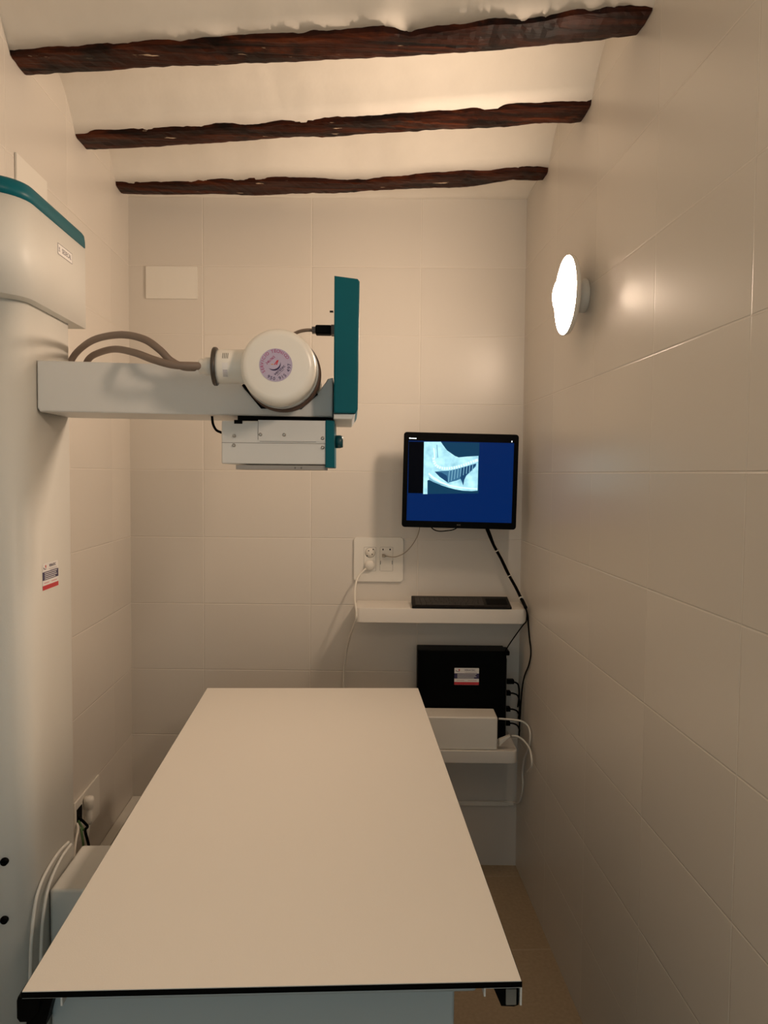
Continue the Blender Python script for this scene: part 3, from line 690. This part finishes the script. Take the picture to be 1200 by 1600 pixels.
ks = {}
rows_ = [('f', 15, .0925, .0090), ('n', 14, .0775, .0135), ('q', 14, .0625, .0135), ('a', 13, .0475, .0135), ('z', 12, .0325, .0135), ('s', 8, .0175, .0135)]
KW_ = .245; x_start = -kw/2 + .012
for nm, n_, d_, dp_ in rows_:
    w_ = KW_/n_
    first = None
    if nm == 's': widths = [.022, .018, .018, .085, .018, .018, .033, .033]
    else: widths = [w_]*n_
    x_ = x_start
    for q, ww in enumerate(widths):
        key_at(x_+ww/2, d_, ww, dp_); x_ += ww
m = MB(); tz = lambda d: .0085 + (d-.004)/(kd-.008)*.019
a_ = [Vector(KP(.092, .025, tz(.025)-.0004)), Vector(KP(.166, .025, tz(.025)-.0004)), Vector(KP(.166, .082, tz(.082)-.0004)), Vector(KP(.092, .082, tz(.082)-.0004))]
m.prism(a_, Vector((0, -math.sin(sl_), math.cos(sl_)))*.0012, K_gloss); m.build('touchpad', kb)

# ================================================================ COMPUTER, WHITE BOX
ca, cb2 = on_back(655, 1016, .10), on_back(794, 1018, .10)
pcx0, pcx1 = ca.x, cb2.x
comp = tag(empty('computer', ((pcx0+pcx1)/2, back_y((pcx0+pcx1)/2, .06), ZL+.0005)), 'black desktop computer standing on the lower shelf behind a white box', 'computer')
def bbox(xa, xb, o0, o1, z0, z1, mt, bev=.002, M_=None):
    m_ = M_ or MB(); pa_ = Vector((xa, back_y(xa), 0)); Ls = (xb-xa)/BX.x
    T = frame((xa, back_y(xa), 0), BX, (0, 0, 1)); m_.box((0, z0, o0), (Ls, z1, o1), mt, bev, T); return m_
m = bbox(pcx0, pcx1, .004, .10, ZL+.0005, (ca.z+cb2.z)/2, K_pc, .003); m.build('case', comp)
m = bbox(pcx1-.03, pcx1+.012, .02, .094, ca.z-.018, ca.z-.002, K_black, .003); m.build('case_latch', comp)
m = bbox(pcx1-.001, pcx1+.003, .012, .09, ZL+.01, ca.z-.03, G_dark, .0005); m.build('port_panel', comp)
q0, q1, q2 = on_back(710, 1043.5, .10), on_back(748.5, 1043.5, .10), on_back(729, 1070, .10)
lb_c = Vector(((q0.x+q1.x)/2, 0, (q0.z+q2.z)/2)); lb_c.y = back_y(lb_c.x, .1005/BX.x)
service_label(None, q1.x-q0.x, q0.z-q2.z, comp, TB(lb_c))
ua, ub = on_back(665, 1120, .215), on_back(783, 1120, .215)
m = bbox(ua.x, ub.x, .108, .213, ZL+.0005, ua.z, W_box, .005); bxo = m.build('power_box')
tag(bxo, 'plain white box in front of the black computer on the lower shelf', 'box')

# ================================================================ PLATES AND SOCKETS
def plate_back(u0, v0, u1, v1, th, r, label, name='blank_cover_plate', cat='cover plate'):
    a_, b_ = on_back(u0, v0), on_back(u1, v1); w_ = (b_-a_).dot(BX); h_ = a_.z-b_.z; c_ = (a_+b_)/2
    c_.y = back_y(c_.x); T = TB(c_); m = MB(); m.prism([(x, y, .0004) for x, y, z in rrect(w_, h_, r)], (0, 0, th), W_plastic, T=T, bev=.0015)
    return m, T, w_, h_
m, T, w_, h_ = plate_back(228.5, 416.5, 309, 467.5, .006, .002, '')
tag(m.build('blank_cover_plate'), 'blank white rectangular cover plate on the back wall', 'cover plate')
pa, pb = on_x(22, 242, XL), on_x(70, 280, XL)
m = MB(); m.prism([(XL+.0004, pa.y, 2.125), (XL+.0004, pb.y, 2.125), (XL+.0004, pb.y, (pa.z+pb.z)/2), (XL+.0004, pa.y, (pa.z+pb.z)/2)], (.006, 0, 0), W_plastic, bev=.0015)
tag(m.build('blank_cover_plate'), 'blank white cover plate on the left wall above the teal lid', 'cover plate')
# double socket and data outlet plate
m, T, w_, h_ = plate_back(553.5, 839, 629.5, 908.5, .009, .010, '')
so = tag(empty('socket_plate', T.translation), 'large white wall plate with two power sockets and data ports', 'wall socket')
m.build('plate', so)
def PS(u, v): d = on_back(u, v, .0095); q = T.inverted() @ d; return q.x, q.y
m = MB(); z_ = .0097
def outline(u0, v0, u1, v1):
    (a0, b0_), (a1, b1_) = PS(u0, v0), PS(u1, v1)
    m.prism([(x+(a0+a1)/2, y+(b0_+b1_)/2, z_-.0006) for x, y, z in rrect(a1-a0+.0014, b0_-b1_+.0014, .003)], (0, 0, .0005), G_line, T=T)
outline(569, 855, 587, 892)
xa, ya = PS(569, 855); xb, yb = PS(587, 892); m.prism([(x+(xa+xb)/2, y+(ya+yb)/2, z_) for x, y, z in rrect(xb-xa, ya-yb, .003)], (0, 0, .0015), W_plastic, T=T, bev=.0005)
cx_, cy_ = PS(578.5, 863.5)
m.lathe([(.0195, z_+.0012), (.0195, z_+.002), (.0185, z_+.0021), (.001, z_+.0021)][:0] or [(.0192, z_+.0010), (.0192, z_+.0016), (.001, z_+.0016)], G_line, T @ Matrix.Translation((cx_, cy_, 0)), 40)
m.lathe([(.0184, z_+.0012), (.0184, z_+.0018), (.001, z_+.0018)], W_plastic, T @ Matrix.Translation((cx_, cy_, 0)), 40)
for u, v in ((576, 860.5), (581.5, 866), (573.5, 868.5), (583, 858.5)):
    hx, hy = PS(u, v); m.lathe([(.0022, z_+.0013), (.0022, z_+.0021), (.001, z_+.0021)], K_rub, T @ Matrix.Translation((hx, hy, 0)), 14)
m.build('power_socket', so)
m = MB(); outline(594, 855, 613.5, 892); xa, ya = PS(594, 855); xb, yb = PS(613.5, 892)
m.prism([(x+(xa+xb)/2, y+(ya+yb)/2, z_) for x, y, z in rrect(xb-xa, ya-yb, .002)], (0, 0, .0015), W_plastic, T=T, bev=.0005)
for u, v, w2, h2 in ((598.5, 858.5, .004, .006), (609.5, 858.5, .005, .006), (594.5, 879, .0015, .014), (612.8, 879, .0015, .014), (599, 868, .008, .008)):
    hx, hy = PS(u, v); m.box((hx-w2/2, hy-h2/2, z_+.001), (hx+w2/2, hy+h2/2, z_+.002), K_rub, T=T)
hx, hy = PS(604, 881); m.prism([(x+hx, y+hy, z_+.0014) for x, y, z in rrect(.038, .03, .002)], (0, 0, .0012), W_plastic, T=T, bev=.0004)
m.build('data_port', so)
# mains lead plugged in
cx_, cy_ = PS(578, 882.5); pc0 = T @ Vector((cx_, cy_, .012))
ml = tag(empty('mains_lead', pc0), 'white mains lead plugged in at the back wall, hanging past the upper shelf end', 'cable')
m = MB(); m.lathe([(.001, .0115), (.0185, .0115), (.0185, .020), (.016, .024), (.001, .025)], W_plastic, T @ Matrix.Translation((cx_, cy_, 0)), 40)
dd = Vector(PS(570, 890)) - Vector(PS(578, 882.5)); dd.normalize()
m.box((-.006, -.004, .013), (.028, .004, .022), W_plastic, .002, T @ Matrix.Translation((cx_, cy_, 0)) @ Matrix.Rotation(math.atan2(dd.y, dd.x), 4, 'Z'))
m.build('plug', ml)
ps = [on_back(571, 889, .035), on_back(560, 901, .05), on_back(555.5, 915, .07), on_back(554.5, 935, .12), on_back(556, 948, .172), on_back(557, 958, .18), on_back(556.5, 968, .178), on_back(550, 985, .12), on_back(543, 1010, .05), on_back(539, 1035, .02), on_back(537, 1060, .012), on_back(536, 1150, .01), on_back(540, 1300, .01)]
MB().tube(ps, .0035, W_plastic).build('cord', ml)
m = MB(); ps = [on_back(601, 868.5, .012), on_back(606, 869.5, .03), on_back(618, 870, .035), on_back(632, 864, .04), on_back(643, 853, .06), on_back(651, 840, .075), on_back(655, 828, .085), on_back(656, 815, .085)]
nc = tag(empty('network_lead', ps[0]), 'thin grey lead from the data port up behind the monitor', 'cable')
m.tube(ps, .0018, G_cable).build('cord', nc)
m = MB(); m.box((-.006, -.005, .0115), (.006, .005, .028), G_cable, .001, T @ Matrix.Translation((*PS(599.5, 868), 0))); m.build('plug', nc)

# ================================================================ LOOSE CABLES
m = MB().tube([on_back(672, 815, .10), on_back(674, 824, .11), on_back(683, 829.5, .12), on_back(697, 829.5, .12), on_back(712, 826, .11), on_back(718, 815, .1)], .002, K_rub)
tag(m.build('monitor_lead'), 'short black lead looping just under the monitor', 'cable')
run = [(757, 815, .09), (762, 830, .09), (772, 853, .07), (784, 875, .05), (795, 898, .05), (807, 920, .07), (815, 937, .12), (821.5, 950, .18)]
bd = tag(empty('cable_bundle', on_back(821, 950, .18)), 'thick black cable bundle with white ties running from monitor to shelf corner', 'cable')
pts = [on_back(*r_) for r_ in run]
m = MB(); m.tube(pts, .0055, K_rub); m.build('cable', bd)
m = MB(); m.tube([p + Vector((.006*math.sin(i*1.3), -.003, .004*math.cos(i*1.7))) for i, p in enumerate(pts)], .003, K_rub); m.build('cable', bd)
for i, t in ((2, .3), (4, .1), (5, .9)):
    p = pts[i].lerp(pts[i+1], t); d = (pts[i+1]-pts[i]).normalized(); x_ = d.orthogonal(); MB().lathe([(.0065, -.0012), (.0095, -.0012), (.0095, .0012), (.0065, .0012)], W_plastic, frame(p, x_, d.cross(x_)), 16).build('cable_tie', bd)['label'] = 'white cable tie'
wall_gap = .008
def rw(u, v, dx=.006): return on_x(u, v, XR - dx)
m = [on_back(821.5, 951, .178), on_back(824.5, 962, .185), on_back(825.5, 975, .18), on_back(827, 995, .13), on_back(829.5, 1020, .10), on_back(826, 1040, .09), on_back(820, 1055, .08), on_back(816, 1075, .10), on_back(813, 1110, .10), on_back(811, 1150, .08)]
bl_uv = ((821.5, 951), (824.5, 962), (825.5, 975), (827, 995), (829.5, 1020), (826, 1040), (820, 1055), (816, 1075), (813, 1110), (811, 1150))
m = [p if p.x < XR-.005 else rw(*q_, .0055) for p, q_ in zip(m, bl_uv)]; m = MB().tube(m, .0028, K_rub)
tag(m.build('black_lead'), 'black lead dropping from shelf corner close to the right wall', 'cable')
m = MB().tube([on_back(819, 948, .15), on_back(823, 955, .19), on_back(822.5, 970, .19), on_back(817, 977, .16), on_back(806, 992, .12), on_back(795, 1008, .10), on_back(787, 1022, .09)], .0022, K_rub)
tag(m.build('black_lead'), 'thin black lead slanting down onto the top of the computer', 'cable')
# plugs and leads at the computer's rear side
for k, (ly, ua_, len_) in enumerate(((1065, 797, 17), (1083, 797, 12), (1108, 797, 14), (1130, 797, 16))):
    px0 = pcx1 + .0035; zz_ = on_back(797, ly, .06).z
    r_ = [Vector((px0+.006, back_y(px0, .06), zz_)), Vector((px0+.03, back_y(px0, .06), zz_-.002)), on_back(810, ly+6, .05), on_back(811+k, ly+22, .05-.012*k), on_back(809+k, min(ly+40, 1150), .05-.012*k)]
    o = tag(empty('computer_lead', r_[0]), ('black lead with the topmost plug at the side of the computer', 'black lead with the second plug down beside the computer', 'black lead with the third plug down beside the computer', 'black lead with the lowest plug beside the computer')[k], 'cable', 'leads plugged into the computer')
    MB().tube(r_, .003, K_rub).build('cord', o)
    MB().box((px0, back_y(px0, .068), zz_-.008), (px0+.016+.012*(k == 0), back_y(px0, .045), zz_+.008), K_black, .0015).build('plug', o)
# two white leads out of the white box
r1 = [Vector((ub.x+.001, back_y(ub.x, .17), on_back(800, 1124.5, .18).z)), on_back(800, 1124.5, .18), on_back(815, 1127, .19), on_back(824.5, 1134, .19), on_back(828.5, 1146, .17), on_back(827, 1164, .12), on_back(820, 1184, .06), on_back(816.5, 1205, .02), on_back(817, 1225, .01), on_back(815.5, 1240, .008), on_back(811, 1253, .006), on_back(803, 1254, .008)]
r1 = [p if p.x < XR-.006 else None for p in r1]
r1uv = [None, None, (815, 1127), (824.5, 1134), (828.5, 1146), (827, 1164), (820, 1184), (816.5, 1205), (817, 1225), (815.5, 1240), (811, 1253), None]
r1 = [p if p or not q_ else rw(*q_, .0065) for p, q_ in zip(r1, r1uv)]
tag(MB().tube(r1, .0034, W_plastic).build('white_lead'), 'upper white lead from the white box, dropping to the skirting conduit', 'cable')
r2 = [on_back(800, 1150, .20), on_back(808, 1150.5, .21), on_back(818, 1157, .21), on_back(827, 1169, .20), on_back(830.5, 1185, .17), on_back(830, 1198, .14), on_back(824, 1206, .12)]
r2 = [p if p.x < XR-.016 else rw(*q_, .016) for p, q_ in zip(r2, ((800, 1150), (808, 1150.5), (818, 1157), (827, 1169), (830.5, 1185), (830, 1198), (824, 1206)))]
wl = tag(empty('white_lead', r2[0]), 'lower white lead with a wide plug beside the white box', 'cable')
MB().tube(r2, .0034, W_plastic).build('cord', wl)
p = on_back(783.5, 1156, .20); q = on_back(801, 1150, .20); m = MB(); T_ = TB((p.x, back_y(p.x), 0))
L_ = q.x-p.x
m.prism([(0.001, on_back(0, 1146, .2).z, .19), (L_, q.z+.004, .19), (L_, q.z-.004, .19), (L_*.6, q.z-.010, .19), (0.001, on_back(0, 1157, .2).z, .19)], (0, 0, .02), W_plastic, T=T_, bev=.002)
m.build('plug', wl)
# conduit low on the back wall
ca_ = on_back(700, 1252); cb_ = on_back(794, 1254)
m = bbox(ca_.x, cb_.x, .0005, .014, cb_.z-.0085, cb_.z+.0085, W_plastic, .002); bbox(cb_.x-.004, on_back(802, 1254).x, .0005, .012, cb_.z-.006, cb_.z+.006, W_plastic, .001, m)
struct(m.build('trim_1'))
# conduit along the foot of the left wall
m = MB(); m.box((XL+.0005, 1.85, .19), (XL+.035, back_y(XL)-.004, .255), W_plastic, .004); struct(m.build('trim_2'))
# left wall sockets with plugs and leads, behind the column
sa, sb_ = on_x(113.5, 1256, XL), on_x(152, 1221, XL)
sk = tag(empty('low_socket', (XL, (sa.y+sb_.y)/2, sa.z-.12)), 'white low wall socket behind the column', 'wall socket')
m = MB(); m.prism([(XL+.0005, sa.y, sa.z-.13), (XL+.0005, sb_.y, sa.z-.13), (XL+.0005, sb_.y, sa.z), (XL+.0005, sa.y, sa.z)], (.007, 0, 0), W_plastic, bev=.0015); m.build('plate', sk)
e0, e1 = on_x(120, 1266, XL+.008), on_x(128, 1281, XL+.008)
m = MB(); m.box((XL+.007, e0.y, e1.z-.0), (XL+.009, e1.y, e0.z), K_rub); m.build('opening', sk)
wp = on_x(137, 1245, XL+.02)
pl = tag(empty('corner_lead', wp), 'pale lead with a ribbed plug at the low wall socket', 'cable')
m = MB(); zs_ = wp.z; y_ = wp.y
T_ = frame((XL+.024, y_, zs_), (1, 0, 0), (0, 1, 0))
m.lathe([(.001, -.085), (.007, -.085), (.008, -.078), (.012, -.06), (.010, -.056), (.012, -.052), (.010, -.048), (.012, -.044), (.010, -.040), (.014, -.034), (.016, -.01), (.013, .0), (.001, .003)], W_plastic, T_, 20)
m.build('plug', pl)
MB().tube([(XL+.024, y_, zs_-.08), (XL+.025, y_-.02, zs_-.12), (XL+.03, y_-.06, zs_-.2), (XL+.05, y_-.12, zs_-.32), (XL+.07, y_-.2, .012)], .004, W_plastic).build('cord', pl)
hp = on_x(124, 1278, XL+.01)
m = MB().tube([hp, hp+Vector((.02, .01, -.03)), on_x(133, 1298, XL+.03), on_x(138, 1318, XL+.04), on_x(142, 1345, XL+.05), on_x(143, 1400, XL+.06)], .0042, K_rub); tag(m.build('thick_black_lead'), 'black lead coming out of the low wall opening behind the column', 'cable')
m = MB().tube([hp+Vector((0, -.01, -.004)), hp+Vector((.015, -.012, -.03)), on_x(127, 1296, XL+.025), on_x(130, 1318, XL+.035), on_x(131, 1345, XL+.04), on_x(131, 1400, XL+.05)], .0035, G_green); tag(m.build('earth_wire'), 'green wire beside the black lead behind the column', 'cable')
m = MB().tube([hp+Vector((0, -.02, -.008)), on_x(122, 1296, XL+.02), on_x(118, 1318, XL+.035), on_x(116, 1345, XL+.05)], .0035, W_plastic); tag(m.build('pale_wire'), 'pale wire leftmost of those leaving the low wall opening', 'cable')
# two pale leads draped between column and foot housing
for seq, lab in (([(111, 1319, -.612), (97, 1338, -.611), (83, 1366, -.611), (74, 1392, -.611), (69, 1420, -.611), (65, 1460, -.611), (63, 1530, -.611), (62, 1590, -.611)], 'inner pale lead draped along the corner of the foot housing'),
                 ([(107, 1316, -.615), (90, 1334, -.615), (71, 1365, -.615), (60, 1392, -.615), (54, 1420, -.615), (49, 1470, -.615), (47, 1530, -.615), (46, 1590, -.615)], 'outer pale lead hanging close against the column side')):
    tag(MB().tube([on_x(u, v, x) for u, v, x in seq], .0032, W_paint).build('column_lead'), lab, 'cable', 'pale leads beside the column foot')
